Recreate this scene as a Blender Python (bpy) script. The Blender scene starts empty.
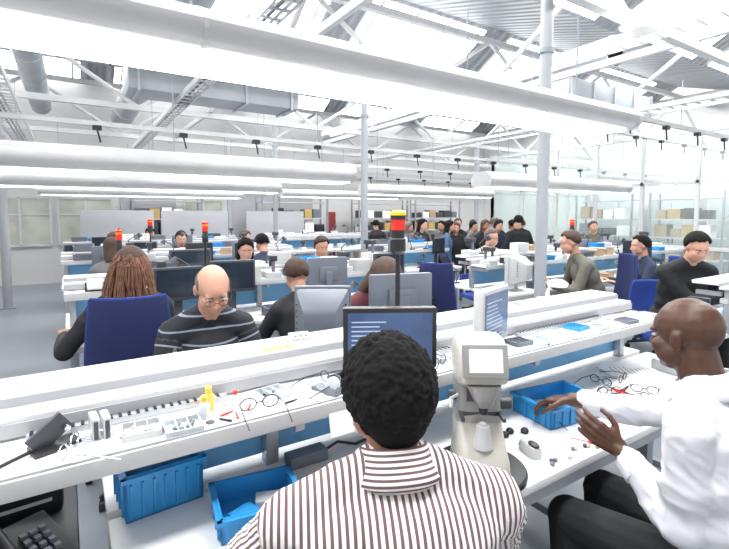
import bpy, bmesh, math, random
from mathutils import Vector, Matrix, noise
random.seed(7)
scene = bpy.context.scene
COL = scene.collection
V = Vector
def rz(a): return Matrix.Rotation(a, 3, 'Z')
def rx(a): return Matrix.Rotation(a, 3, 'X')
def ry(a): return Matrix.Rotation(a, 3, 'Y')
rad = math.radians

# ------------------------------------------------------------ materials
_m = {}
def mat(name, col, rough=.5, metal=0, emit=0, var=.08, scale=9, bump=0, bscale=60, spec=.5):
    if name in _m: return _m[name]
    m = bpy.data.materials.new(name); m.use_nodes = True
    nt = m.node_tree; b = nt.nodes['Principled BSDF']
    b.inputs['Roughness'].default_value = rough
    b.inputs['Metallic'].default_value = metal
    b.inputs['Specular IOR Level'].default_value = spec
    tc = nt.nodes.new('ShaderNodeTexCoord')
    nz = nt.nodes.new('ShaderNodeTexNoise'); nz.inputs['Scale'].default_value = scale
    nz.inputs['Detail'].default_value = 3
    nt.links.new(tc.outputs['Object'], nz.inputs['Vector'])
    mx = nt.nodes.new('ShaderNodeMix'); mx.data_type = 'RGBA'
    c = V(col[:3])
    mx.inputs[6].default_value = (*[max(0, x*(1-var)) for x in c], 1)
    mx.inputs[7].default_value = (*[min(1, x*(1+var)) for x in c], 1)
    nt.links.new(nz.outputs['Fac'], mx.inputs[0])
    nt.links.new(mx.outputs[2], b.inputs['Base Color'])
    if emit:
        nt.links.new(mx.outputs[2], b.inputs['Emission Color'])
        b.inputs['Emission Strength'].default_value = emit
    if bump:
        n2 = nt.nodes.new('ShaderNodeTexNoise'); n2.inputs['Scale'].default_value = bscale
        nt.links.new(tc.outputs['Object'], n2.inputs['Vector'])
        bp = nt.nodes.new('ShaderNodeBump'); bp.inputs['Strength'].default_value = bump
        bp.inputs['Distance'].default_value = .01
        nt.links.new(n2.outputs['Fac'], bp.inputs['Height'])
        nt.links.new(bp.outputs['Normal'], b.inputs['Normal'])
    _m[name] = m
    return m
def stripe_mat(name, c1, c2, freq, duty=.5, attr='stripe'):
    m = mat(name, c1, .8)
    nt = m.node_tree; b = nt.nodes['Principled BSDF']
    a = nt.nodes.new('ShaderNodeAttribute'); a.attribute_name = attr
    mu = nt.nodes.new('ShaderNodeMath'); mu.operation = 'MULTIPLY'; mu.inputs[1].default_value = freq
    fr = nt.nodes.new('ShaderNodeMath'); fr.operation = 'FRACT'
    gt = nt.nodes.new('ShaderNodeMath'); gt.operation = 'GREATER_THAN'; gt.inputs[1].default_value = duty
    mx = nt.nodes.new('ShaderNodeMix'); mx.data_type = 'RGBA'
    mx.inputs[6].default_value = (*c1, 1); mx.inputs[7].default_value = (*c2, 1)
    nt.links.new(a.outputs['Fac'], mu.inputs[0]); nt.links.new(mu.outputs[0], fr.inputs[0])
    nt.links.new(fr.outputs[0], gt.inputs[0]); nt.links.new(gt.outputs[0], mx.inputs[0])
    nt.links.new(mx.outputs[2], b.inputs['Base Color'])
    return m
def glass_mat(name, col, tr=.85):
    if name in _m: return _m[name]
    m = bpy.data.materials.new(name); m.use_nodes = True; nt = m.node_tree
    b = nt.nodes['Principled BSDF']; out = nt.nodes['Material Output']
    b.inputs['Base Color'].default_value = (*col, 1); b.inputs['Roughness'].default_value = .05
    t = nt.nodes.new('ShaderNodeBsdfTransparent'); t.inputs[0].default_value = (*[.5+.5*x for x in col], 1)
    mx = nt.nodes.new('ShaderNodeMixShader'); mx.inputs[0].default_value = tr
    nz = nt.nodes.new('ShaderNodeTexNoise'); nz.inputs['Scale'].default_value = 1.5
    mr = nt.nodes.new('ShaderNodeMapRange'); mr.inputs[3].default_value = tr-.05; mr.inputs[4].default_value = tr+.05
    nt.links.new(nz.outputs['Fac'], mr.inputs[0]); nt.links.new(mr.outputs[0], mx.inputs[0])
    nt.links.new(b.outputs[0], mx.inputs[1]); nt.links.new(t.outputs[0], mx.inputs[2])
    nt.links.new(mx.outputs[0], out.inputs[0])
    _m[name] = m
    return m

WHITE = mat('white_laminate', (.84, .84, .84), .3, var=.04)
EDGE = mat('bench_edge_grey', (.38, .39, .42), .4)
ALU = mat('aluminium', (.42, .44, .47), .35, .5)
STEELW = mat('white_painted_steel', (.56, .57, .58), .4)
STEELG = mat('grey_painted_steel', (.28, .31, .35), .45)
BLACK = mat('black_plastic', (.013, .014, .017), .35)
DGREY = mat('dark_grey_plastic', (.045, .05, .062), .4)
MGREY = mat('mid_grey_plastic', (.15, .17, .21), .45)
LGREY = mat('light_grey_plastic', (.50, .51, .52), .4)
BEIGE = mat('beige_plastic', (.44, .43, .39), .32, var=.03)
BEIGED = mat('dull_silver_plastic', (.32, .32, .31), .3, .3, var=.03)
BLUEP = mat('blue_bin_plastic', (.03, .28, .62), .35)
BLUEF = mat('blue_chair_fabric', (.012, .04, .24), .85, bump=.3, bscale=300)
DBLUEF = mat('dark_navy_chair_fabric', (.010, .017, .085), .85, bump=.3, bscale=300)
WOOD = mat('pale_wood', (.5, .32, .17), .5, var=.2, scale=5)
CARD = mat('cardboard', (.38, .28, .18), .8)
PAPER = mat('paper', (.80, .81, .82), .8, var=.02)
RED = mat('red_lens', (.65, .02, .01), .25, emit=.2)
ORANGE = mat('orange_lens', (.85, .25, .02), .25)
YELLOW = mat('yellow_label', (.8, .62, .03), .4)
REDP = mat('red_plastic', (.65, .04, .03), .4)
SCREEN = mat('dark_screen', (.02, .028, .042), .12, emit=.15, var=.5, scale=12)
SCREENB = mat('lit_screen', (.04, .07, .15), .2, emit=.5, var=.5, scale=10)
UILINE = mat('interface_line', (.35, .45, .6), .4, emit=.25)
SCREENW = mat('pale_device_screen', (.7, .76, .76), .2, emit=.3, var=.08, scale=40)
TUBE = mat('lamp_diffuser', (1, .985, .95), .5, emit=5.0, var=0.0)
CHROME = mat('chrome', (.7, .7, .72), .15, 1)

# ------------------------------------------------------------ mesh builder
class MB:
    def __init__(s): s.v = []; s.f = []
    def add(s, vs, fs):
        o = len(s.v); s.v += [V(x) for x in vs]; s.f += [[i+o for i in f] for f in fs]; return s
    def box(s, c, d, R=None):
        c = V(c); R = R or Matrix.Identity(3)
        x, y, z = d[0]/2, d[1]/2, d[2]/2
        vs = [c + R @ V((a*x, b*y, e*z)) for e in (-1, 1) for b in (-1, 1) for a in (-1, 1)]
        return s.add(vs, [[0, 2, 3, 1], [4, 5, 7, 6], [0, 1, 5, 4], [2, 6, 7, 3], [0, 4, 6, 2], [1, 3, 7, 5]])
    def cyl(s, p1, p2, r1, r2=None, n=14):
        p1 = V(p1); p2 = V(p2); r2 = r1 if r2 is None else r2
        d = (p2-p1)
        if d.length < 1e-6: return s
        d.normalize(); a = d.orthogonal().normalized(); b = d.cross(a)
        vs = []
        for p, r in ((p1, r1), (p2, r2)):
            vs += [p + (a*math.cos(t)+b*math.sin(t))*r for t in [2*math.pi*i/n for i in range(n)]]
        fs = [[i, (i+1) % n, n+(i+1) % n, n+i] for i in range(n)]
        fs += [list(range(n))[::-1], list(range(n, 2*n))]
        return s.add(vs, fs)
    def ell(s, c, r, R=None, nu=16, nv=10):
        c = V(c); R = R or Matrix.Identity(3)
        if not hasattr(r, '__len__'): r = (r, r, r)
        vs = [c + R @ V((0, 0, r[2]))]
        for j in range(1, nv):
            ph = math.pi*j/nv
            for i in range(nu):
                t = 2*math.pi*i/nu
                vs.append(c + R @ V((r[0]*math.sin(ph)*math.cos(t), r[1]*math.sin(ph)*math.sin(t), r[2]*math.cos(ph))))
        vs.append(c + R @ V((0, 0, -r[2])))
        fs = [[0, 1+i, 1+(i+1) % nu] for i in range(nu)]
        for j in range(nv-2):
            for i in range(nu):
                a = 1+j*nu; b = a+nu
                fs.append([a+i, b+i, b+(i+1) % nu, a+(i+1) % nu])
        L = len(vs)-1; a = 1+(nv-2)*nu
        fs += [[a+(i+1) % nu, a+i, L] for i in range(nu)]
        return s.add(vs, fs)
    def cap(s, p1, p2, r1, r2=None, n=12):
        r2 = r1 if r2 is None else r2
        s.cyl(p1, p2, r1, r2, n); s.ell(p1, r1, None, n, 8); s.ell(p2, r2, None, n, 8); return s
    def lathe(s, prof, c=(0, 0, 0), n=24, R=None):
        c = V(c); vs = []; k = len(prof); R = R or Matrix.Identity(3)
        for r, z in prof:
            vs += [c+R @ V((r*math.cos(2*math.pi*i/n), r*math.sin(2*math.pi*i/n), z)) for i in range(n)]
        fs = []
        for j in range(k-1):
            for i in range(n):
                fs.append([j*n+i, j*n+(i+1) % n, (j+1)*n+(i+1) % n, (j+1)*n+i])
        fs += [list(range(n))[::-1], list(range((k-1)*n, k*n))]
        return s.add(vs, fs)
    def tube(s, pts, r, n=8):
        for a, b in zip(pts[:-1], pts[1:]): s.cap(a, b, r, r, n) if n > 8 else s.cyl(a, b, r, r, n)
        return s
    def extr(s, prof, x0, x1):
        n = len(prof)
        vs = [V((x0, y, z)) for y, z in prof]+[V((x1, y, z)) for y, z in prof]
        fs = [[i, (i+1) % n, n+(i+1) % n, n+i] for i in range(n)]+[list(range(n))[::-1], list(range(n, 2*n))]
        return s.add(vs, fs)
    def mesh(s, name):
        me = bpy.data.meshes.new(name); me.from_pydata([tuple(v) for v in s.v], [], s.f); me.update()
        bm = bmesh.new(); bm.from_mesh(me); bmesh.ops.recalc_face_normals(bm, faces=bm.faces); bm.to_mesh(me); bm.free()
        return me
    def obj(s, name, m, parent=None, smooth=False, bevel=0, loc=None, yaw=0):
        me = s.mesh(name); me.materials.append(m)
        if bevel:
            bm = bmesh.new(); bm.from_mesh(me)
            es = [e for e in bm.edges if len(e.link_faces) == 2 and e.calc_face_angle(0) > .6]
            bmesh.ops.bevel(bm, geom=es, offset=bevel, segments=2, affect='EDGES', profile=.6, clamp_overlap=True)
            bm.to_mesh(me); bm.free()
        if smooth or bevel:
            for p in me.polygons: p.use_smooth = True
            try: me.set_sharp_from_angle(angle=rad(38))
            except Exception: pass
        o = bpy.data.objects.new(name, me); COL.objects.link(o)
        if parent: o.parent = parent
        if loc is not None: o.location = loc
        o.rotation_euler = (0, 0, yaw)
        return o

def thing(name, label, cat, loc=(0, 0, 0), yaw=0, group=None):
    e = bpy.data.objects.new(name, None); COL.objects.link(e); e.empty_display_size = .1
    e.location = loc; e.rotation_euler = (0, 0, yaw)
    return tag(e, label, cat, group)
def tag(o, label, cat, group=None):
    o['label'] = label; o['category'] = cat
    if group: o['group'] = group
    return o
def struct(o): o['kind'] = 'structure'; return o
def dup(top, loc, yaw=0, label=None):
    n = top.copy(); COL.objects.link(n); n.location = loc; n.rotation_euler = (0, 0, yaw)
    if label: n['label'] = label
    def rec(src, dst):
        for ch in src.children:
            c = ch.copy(); COL.objects.link(c); c.parent = dst; rec(ch, c)
    rec(top, n)
    return n

# ------------------------------------------------------------ remeshed blobs
def blob(mb, name, vox, smooth=3):
    me = mb.mesh(name); o = bpy.data.objects.new(name, me); COL.objects.link(o)
    r = o.modifiers.new('r', 'REMESH'); r.mode = 'VOXEL'; r.voxel_size = vox; r.use_smooth_shade = True
    if smooth:
        s = o.modifiers.new('s', 'SMOOTH'); s.factor = .5; s.iterations = smooth
    dg = bpy.context.evaluated_depsgraph_get()
    out = bpy.data.meshes.new_from_object(o.evaluated_get(dg)); out.name = name
    bpy.data.objects.remove(o); bpy.data.meshes.remove(me)
    for p in out.polygons: p.use_smooth = True
    return out
def folds(me, amp, sc=(9, 9, 16), seed=0):
    vs = me.vertices; nr = [v.normal.copy() for v in vs]
    for v, n in zip(vs, nr):
        c = v.co
        f = noise.noise(V((c.x*sc[0]+seed, c.y*sc[1], c.z*sc[2])))
        g = noise.noise(V((c.x*sc[0]*2.3+c.z*10, c.y*sc[1]*2+seed, c.z*sc[2]*1.2)))
        rg = 1-abs(noise.noise(V((c.x*14+c.z*18+seed, c.y*12-c.z*9, c.z*8))))*2
        v.co = c + n*(amp*(f+.6*g+.5*max(0, rg)**3))
def ik(S, W, a, b, pole):
    d = W-S; L = d.length
    if L > (a+b)*.985: W = S + d*((a+b)*.985/L); d = W-S; L = d.length
    dn = d.normalized(); x = (a*a-b*b+L*L)/(2*L); h = math.sqrt(max(0, a*a-x*x))
    p = (pole - dn*pole.dot(dn)).normalized()
    return S+dn*x+p*h, W
def seg_d(p, a, b):
    ab = b-a; t = max(0, min(1, (p-a).dot(ab)/ab.length_squared)); return (p-(a+ab*t)).length

def hand(mb, W, d, n, side, curl=.45, s=1.0, g=0):
    d = d.normalized(); n = (n-d*n.dot(d)).normalized(); r = d.cross(n)*side
    off = [.030, .010, -.010, -.029]; kl = [.085, .09, .086, .078]
    fl = [(.040, .024, .019), (.044, .028, .020), (.041, .026, .019), (.031, .020, .017)]
    for o, k, f in zip(off, kl, fl):
        K = W + d*k*s + r*o*s
        mb.cap(W + r*o*.55*s+d*.01*s, K, (.016+g)*s, (.0125+g)*s, 10)
        p = K; ang = 0; dd = d
        for j, l in enumerate(f):
            ang += curl*(.75+.2*j) + (.06 if o < 0 else 0)
            dd = d*math.cos(ang)+n*math.sin(ang) + r*o*1.6
            q = p+dd.normalized()*l*s
            mb.cap(p, q, (.0095-.0008*j)*s, (.0088-.0008*j)*s, 10); p = q
    b = W + d*.025*s + r*.022*s
    p1 = b + (d*.55+r*.75+n*.25).normalized()*.042*s
    p2 = p1 + (d*.85+r*.35+n*.4).normalized()*.032*s
    p3 = p2 + (d*.9+r*.0+n*.5).normalized()*.026*s
    mb.cap(b, p1, .015*s, .0115*s, 10); mb.cap(p1, p2, .0115*s, .010*s, 10); mb.cap(p2, p3, .010*s, .0085*s, 10)

def person(label, loc, yaw, sit=True, lean=8, hy=0, hp=0, hr=0, skin=None, hair='short', hairm=None, shirt=None,
           pants=None, lh=None, rh=None, vox=.014, scale=1., brd=1., stripe=None, glasses=False, collar=False,
           fold=.004, curl=.45, sleeve=.97, seat=.46, pole=None, hd=None, nk=0, neckr=.056):
    hi = vox < .01
    R = rz(yaw); Ri = R.inverted(); L0 = V(loc)
    tl = lambda p: (Ri @ (V(p)-L0))/scale
    pz = seat+.10 if sit else .93
    P = V((0, 0, pz)); la = rad(lean); up = V((0, math.sin(la), math.cos(la))); fw = V((0, math.cos(la), -math.sin(la)))
    X = V((1, 0, 0)); RT = rx(-la)
    N = P + up*.515
    Hd = rz(hy) @ rx(hp) @ ry(hr)
    C = N + V((0, .02, .03-nk)) + Hd @ V((0, .02, .132))
    sh = {}; el = {}; wr = {}
    for sd, tgt in ((-1, lh), (1, rh)):
        S = N - up*.078 + X*sd*.172*brd
        if tgt is None: W = V((sd*.15, .40, .80)) if sit else S+V((sd*.06, .08, -.5))
        else: W = tl(tgt)
        po = pole[sd] if pole and sd in pole else V((sd*.7, -.35, -1))
        E, W = ik(S, W, .285, .255, po); sh[sd] = S; el[sd] = E; wr[sd] = W
    hip = {}; kn = {}; an = {}
    for sd in (-1, 1):
        hip[sd] = P+V((sd*.09, .02, -.02))
        if sit: kn[sd] = V((sd*.13, .44, pz-.02)); an[sd] = V((sd*.12, .40, .09))
        else: kn[sd] = V((sd*.10, .03, .49)); an[sd] = V((sd*.11, -.01, .09))
    def torso(mb, g=0, shirt=False):
        mb.ell(P+up*.02, ((.165+g)*brd, .118+g, .115+g), RT)
        mb.ell(P+up*.16, ((.145+g*1.4)*brd, .110+g, .15+g), RT)
        mb.ell(P+up*.30, ((.165+g)*brd, .115+g, .165+g), RT)
        mb.ell(P+up*.40-fw*.02, ((.160+g)*brd, .092+g, .09+g), RT)
        mb.cap(N-up*.08-X*.14*brd, N-up*.08+X*.14*brd, .052+g, .052+g)
        for sd in (-1, 1):
            mb.cap(N+up*.008+X*sd*.02, sh[sd]+up*.008, .044+g*.8, .044+g)
    def arms(mb, g=0, frac=1.):
        for sd in (-1, 1):
            S, E, W = sh[sd], el[sd], wr[sd]
            mb.cap(S, E, (.051+g), (.041+g))
            q = E+(W-E)*frac
            mb.cap(E, E+(q-E)*.4, .041+g, .040+g); mb.cap(E+(q-E)*.4, q, .040+g, (.027+g*1.1))
    def legs_(mb, g=0):
        for sd in (-1, 1):
            mb.cap(hip[sd], kn[sd], .085+g, .056+g); mb.cap(kn[sd], kn[sd]+(an[sd]-kn[sd])*.35, .054+g, .054+g)
            mb.cap(kn[sd]+(an[sd]-kn[sd])*.35, an[sd]+V((0, 0, .02)), .054+g, .036+g*1.3)
    mb = MB(); torso(mb); arms(mb); legs_(mb)
    n0 = N-up*.03; n1 = C+Hd @ V((0, -.02, -.05))
    mb.cap(n0, n1, neckr, neckr*.97)
    h = lambda x, y, z: C+Hd @ V((x, y, z))
    he = lambda c, r: mb.ell(h(*c), r, Hd)
    he((0, -.012, .032), (.0745, .094, .088)); he((0, .026, -.032), (.059, .064, .07)); he((0, .022, .035), (.063, .068, .055))
    he((0, .062, -.083), (.026, .024, .02)); he((0, .04, -.075), (.047, .042, .03))
    mb.cap(h(0, .086, .008), h(0, .104, -.024), .008, .012, 10); he((0, .095, -.028), (.019, .013, .009))
    for s in (-1, 1):
        he((s*.038, .055, -.024), (.026, .030, .026)); he((s*.040, .03, -.05), (.026, .045, .036))
        he((s*.03, .076, .024), (.025, .012, .008))
        he((s*.077, -.008, -.006), (.008, .018, .030)); he((s*.082, -.016, .002), (.005, .013, .022))
    he((0, .088, -.052), (.022, .009, .0065)); he((0, .085, -.063), (.019, .009, .0065))
    for sd in (-1, 1):
        d = (wr[sd]-el[sd]).normalized(); n = V((0, 0, -1)) if abs(d.z) < .8 else V((-sd, .3, 0))
        dn = (d + V((0, 0, .12 if sit else 0))).normalized()
        if hd and sd in hd: dn = (Ri @ V(hd[sd][0])).normalized(); n = (Ri @ V(hd[sd][1])).normalized()
        if not sit: n = V((-sd, 0, 0))
        hand(mb, wr[sd], dn, n, (1 if sd > 0 else -1), curl, 1.0)
        mb.cap(wr[sd]-d*.04, wr[sd]+dn*.012, .026, .023)
        mb.cap(an[sd], an[sd]+V((0, .12, -.045)), .034, .03); mb.cap(an[sd], an[sd]+V((0, -.03, -.04)), .034, .034)
    me = blob(mb, 'person', vox, 3 if hi else 1); me.materials.append(skin)
    body = bpy.data.objects.new('person', me); COL.objects.link(body)
    body.location = loc; body.rotation_euler = (0, 0, yaw); body.scale = (scale,)*3
    tag(body, label, 'person')
    def child(me, name, m):
        me.materials.clear(); me.materials.append(m)
        o = bpy.data.objects.new(name, me); COL.objects.link(o); o.parent = body; return o
    mb = MB(); torso(mb, .014, True); arms(mb, .011, sleeve)
    mb.cap(N-up*.02, N+(n1-n0).normalized()*.004, neckr+.010, neckr+.002)
    sm = blob(mb, 'shirt', vox*1.2 if not hi else .0075, 3)
    if fold: folds(sm, fold, seed=L0.x*3)
    if stripe:
        at = sm.attributes.new('stripe', 'FLOAT', 'POINT')
        for i, v in enumerate(sm.vertices):
            c = v.co
            dt = seg_d(c, P, N)-.135*brd
            val = c.x if stripe == 'x' else (c-P).dot(up)
            for sd in (-1, 1):
                for a, b in ((sh[sd], el[sd]), (el[sd], wr[sd])):
                    dd = seg_d(c, a, b)-.06; ax = (b-a).normalized(); w = c-a
                    if a is sh[sd] and w.dot(ax) < .035: continue
                    if dd < dt:
                        dt = dd
                        if stripe == 'z': val = w.dot(ax)
                        else:
                            e1 = (V((0, 1, 0))-ax*ax.y).normalized(); e2 = ax.cross(e1)
                            val = math.atan2(w.dot(e2), w.dot(e1))*.062
            at.data[i].value = val+2
    so = child(sm, 'shirt', shirt)
    if collar:
        na = (n1-n0).normalized(); Rn = V((0, 0, 1)).rotation_difference(na).to_matrix()
        k_ = neckr-.056
        mb = MB(); prof = [(.092, -.014), (.083, .004), (.072, .030), (.067, .046), (.0635, .049), (.0605, .044), (.060, .0), (.072, -.03)]
        n = 40; vs = []; base = N+up*.004
        for r, z in prof:
            for i in range(n+1):
                t = math.pi/2+.12+(2*math.pi-.24)*i/n; fr = max(0, math.sin(t))
                r_ = r+k_+.0015*math.sin(t*5)
                vs.append(base+Rn @ V((r_*math.cos(t)*(1+.08*abs(math.cos(t))), r_*math.sin(t)*1.06, z-.022*fr)))
        fs = []; k = len(prof)
        for j in range(k):
            for i in range(n): a = j*(n+1)+i; c2 = ((j+1) % k)*(n+1)+i; fs.append([a, a+1, c2+1, c2])
        mb.add(vs, fs); cm = mb.mesh('collar')
        if stripe:
            at = cm.attributes.new('stripe', 'FLOAT', 'POINT')
            for i, v in enumerate(cm.vertices): at.data[i].value = 2+na.dot(v.co-base)*1.35
        for p in cm.polygons: p.use_smooth = True
        child(cm, 'collar', shirt)
        for sd in (-1, 1):
            d = (wr[sd]-el[sd]).normalized(); q = el[sd]+(wr[sd]-el[sd])*sleeve
            cm = MB().cyl(q-d*.05, q+d*.006, .046, .042, 22).mesh('cuff')
            if stripe:
                at = cm.attributes.new('stripe', 'FLOAT', 'POINT')
                for i, v in enumerate(cm.vertices): at.data[i].value = i*.0172
            child(cm, 'cuff', shirt)
    mb = MB(); legs_(mb, .014); mb.ell(P, (.175*brd, .13, .115), RT)
    child(blob(mb, 'trousers', vox*1.3, 2), 'trousers', pants or BLACK)
    for sd in (-1, 1):
        mb = MB(); A = an[sd]
        mb.cap(A+V((0, .01, -.03)), A+V((0, .15, -.052)), .042, .034); mb.cap(A+V((0, -.03, -.045)), A+V((0, .02, .0)), .043, .043)
        mb.box(A+V((0, .06, -.08)), (.08, .27, .018))
        child(blob(mb, 'shoe', .012, 1), 'shoe', BLACK)
    hm = hairm or mat('hair_black', (.01, .009, .009), .7)
    mb = MB(); cc = V((0, -.012, .032)); cr = V((.0745, .094, .088))
    curls = hair == 'curly'
    def inside(u):
        x, y, z = u
        if hair == 'fringe': return -.5 < z < .25 and y < .3 and not (abs(x) > .5 and z < -.15)
        if hair == 'bald': return False
        if hair in ('long', 'dreads'): return z > -.6+1.35*max(0, y+.15)
        if curls: return z > -.85+1.45*max(0, y+.30)
        return z > -.50+1.3*max(0, y+.22)
    nn = (3800 if curls else 500) if hi else 150
    if hair != 'bald':
        rr0 = (.0058 if curls else .012) if hi else .019
        for i in range(nn):
            z = 1-2*(i+.5)/nn; t = i*2.39996; r = math.sqrt(1-z*z); u = (r*math.cos(t), r*math.sin(t), z)
            if not inside(u): continue
            if curls: o = random.uniform(.012, .022) + .003*noise.noise(V(u)*5)
            else: o = random.uniform(.001, .006) if hair != 'fringe' else -.005
            p = cc+V((u[0]*(cr.x+o), u[1]*(cr.y+o), u[2]*(cr.z+o)))
            mb.ell(h(*p), rr0*random.uniform(.8, 1.35) if curls else rr0, None, 8, 6)
        if curls: mb.ell(h(0, -.022, .045), (.086, .094, .089), Hd); mb.ell(h(0, -.055, -.015), (.070, .054, .072), Hd)
        if hair == 'long':
            for i in range(26):
                t = math.pi*(1.0+(i/25)*1.0)
                x = math.cos(t)*.07; y = math.sin(t)*.085-.012
                mb.cap(h(x, y, .0), h(x*1.15, y*1.05-.01, -.14-random.random()*.03), .019, .015, 8)
        hm_me = blob(mb, 'hair', .003 if curls and hi else (.006 if hi else .012), 0 if curls else 2)
        child(hm_me, 'hair', hm)
        if hair == 'dreads':
            mb = MB()
            for i in range(90):
                t = math.pi*(.85+1.3*(i/89)); e = random.uniform(-.1, .9)
                x = math.cos(t)*.085*math.sqrt(1-e*e*.5); y = math.sin(t)*.10*math.sqrt(1-e*e*.5)-.012
                z = .03+e*.085; ln = random.uniform(.22, .36)
                pts = [h(x*.9, y*.9, z), h(x*1.3, y*1.3, z-.05)]
                for k in range(1, 4):
                    pts.append(h(x*(1.35+.2*k)+random.uniform(-.014, .014), y*(1.25)+random.uniform(-.014, .014), z-.05-ln*k/3))
                mb.tube(pts, .0060, 7)
            o = mb.obj('braids', mat('hair_braids', (.15, .07, .04), .8, var=.8, scale=25), body, smooth=True)
            o['label'] = 'thin reddish brown braids hanging loose'
    for s in (-1, 1):
        child(MB().ell(h(s*.030, .0775, .004), (.012, .009, .0055), Hd, 12, 8).mesh('eye'), 'eye', mat('eye_white', (.6, .57, .54), .3))
        child(MB().ell(h(s*.030, .085, .003), (.0048, .003, .0048), Hd, 10, 6).mesh('iris'), 'iris', mat('iris_dark', (.03, .015, .01), .2))
        child(MB().cap(h(s*.016, .087, .024), h(s*.044, .078, .026), .0035, .0025, 8).mesh('eyebrow'), 'eyebrow', hm)
    if glasses:
        g = MB()
        for s in (-1, 1):
            pts = [h(s*.032+math.cos(t)*.024, .100, .002+math.sin(t)*.016) for t in [2*math.pi*i/20 for i in range(21)]]
            g.tube(pts, .0013, 6)
            g.tube([h(s*.056, .100, .006), h(s*.077, .06, .01), h(s*.082, -.01, .012)], .0014, 6)
        g.tube([h(-.008, .101, .003), h(.008, .101, .003)], .0014, 6)
        child(g.mesh('eyeglasses_frame'), 'eyeglasses', mat('glasses_frame', (.03, .025, .02), .3))
    return body

SK_P = mat('skin_pale', (.52, .28, .20), .5, var=.12, scale=14, bump=.1)
SK_D = mat('skin_dark', (.085, .036, .021), .42, var=.2, scale=14, bump=.1)
SK_M = mat('skin_brown', (.30, .14, .08), .5, var=.12, scale=14, bump=.1)
H_BLK = mat('hair_black', (.008, .0075, .008), .85, var=.5, scale=40, spec=.2)
H_BRN = mat('hair_brown', (.05, .026, .016), .7, var=.3, scale=30)
H_GRY = mat('hair_grey', (.11, .09, .08), .8, var=.3, scale=30)
STRIPE = stripe_mat('striped_shirt_cloth', (.80, .78, .79), (.15, .085, .09), 74, .55)
SWEAT = stripe_mat('navy_striped_sweater_cloth', (.012, .014, .022), (.24, .28, .35), 15, .88)
WSHIRT = mat('white_shirt_cloth', (.74, .75, .81), .8, var=.03)
CL_BLK = mat('black_cloth', (.013, .014, .018), .85, bump=.2)
CL_NVY = mat('navy_cloth', (.02, .03, .07), .85, bump=.2)
CL_GRY = mat('grey_cloth', (.14, .14, .15), .85, bump=.2)
CL_PAL = mat('pale_beige_cloth', (.45, .43, .40), .85, bump=.2)
CL_OLV = mat('olive_grey_cloth', (.12, .115, .095), .85, bump=.2)
CL_BRD = mat('burgundy_cloth', (.12, .03, .04), .85, bump=.2)
CL_BLU = mat('blue_denim_cloth', (.06, .1, .2), .85, bump=.2)

# ---- people
person('person with curly black hair in brown-striped shirt seated at workbench',
       (.485, .60, 0), rad(-24), lean=16, hy=rad(10), hp=rad(-6), skin=SK_M, hair='curly', hairm=H_BLK, shirt=STRIPE,
       pants=CL_BLK, lh=(.53, 1.08, .84), rh=(.92, 1.00, .80), vox=.0055, stripe='x', collar=True, brd=1.20, fold=.007,
       pole={-1: V((-1, -.2, -.7)), 1: V((.8, -.2, -1))}, nk=.028, seat=.483)
person('person with shaved head in white shirt reaching into blue bin',
       (1.605, .485, 0), rad(6), lean=11, hy=rad(-10), hp=rad(-8), skin=SK_D, hair='bald', hairm=H_BLK, shirt=WSHIRT,
       pants=CL_BLK, lh=(1.485, .77, .84), rh=(1.62, 1.03, .885), vox=.005, collar=True, brd=1.10, fold=.011, curl=.5, sleeve=.84,
       pole={-1: V((-.2, -.5, -1)), 1: V((.8, -.2, -.6))}, hd={-1: ((-.35, .45, .35), (.7, .5, -.1)), 1: ((-.25, .9, -.25), (0, -.3, -1))}, neckr=.062, nk=.008, seat=.47)
person('balding person with glasses in dark sweater with pale stripes, looking down',
       (.57, 2.40, 0), rad(178), lean=9, hy=0, hp=rad(-30), skin=SK_P, hair='fringe', hairm=H_GRY, shirt=SWEAT,
       pants=CL_BLU, lh=(.68, 2.06, .80), rh=(.46, 2.06, .80), vox=.0075, stripe='z', glasses=True, brd=1.02, seat=.50)
person('person with long brown braids in black top on navy chair',
       (.29, 3.02, 0), rad(-8), lean=4, hy=rad(-14), hp=rad(-8), skin=SK_M, hair='dreads', hairm=H_BRN, shirt=CL_BLK,
       pants=CL_BLK, vox=.0095, seat=.51, lh=(-.05, 3.35, .85), rh=(.45, 3.4, .8))
person('person with short brown hair and glasses behind a grey monitor', (1.38, 2.92, 0), rad(-5), lean=12, hp=rad(-15),
       skin=SK_P, hair='short', hairm=H_BRN, shirt=CL_BLK, seat=.40, glasses=True)
person('person with brown hair bent over behind a monitor', (1.56, 2.46, 0), rad(180), lean=14, hp=rad(-45),
       skin=SK_P, hair='long', hairm=H_BRN, shirt=CL_BRD, seat=.51)
person('person with dark hair in black top facing the bench', (1.62, 5.0, 0), rad(170), lean=8, hp=rad(-15), skin=SK_P,
       hair='long', hairm=H_BLK, shirt=CL_BLK, vox=.016)
person('person in black shirt holding a small part at white bench', (4.66, 1.99, 0), rad(150), lean=18, hp=rad(-26), hy=rad(-10),
       skin=SK_P, hair='short', hairm=H_BLK, shirt=CL_BLK, vox=.010, lh=(4.8, 1.60, .90), rh=(4.6, 1.56, .90), brd=1.2, seat=.54, scale=1.04)
person('person in olive grey sweater leaning over the bench', (4.98, 2.90, 0), rad(52), lean=26, hp=rad(-15),
       skin=SK_P, hair='short', hairm=H_BRN, shirt=CL_OLV, vox=.012, lh=(4.5, 3.15, .82), rh=(4.75, 3.36, .82), scale=1.06, seat=.50, brd=1.1)
person('person in navy jacket seated sideways on blue chair', (5.80, 2.76, 0), rad(50), lean=6, hp=rad(-6),
       skin=SK_P, hair='short', hairm=H_BLK, shirt=CL_NVY, vox=.012)
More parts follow.
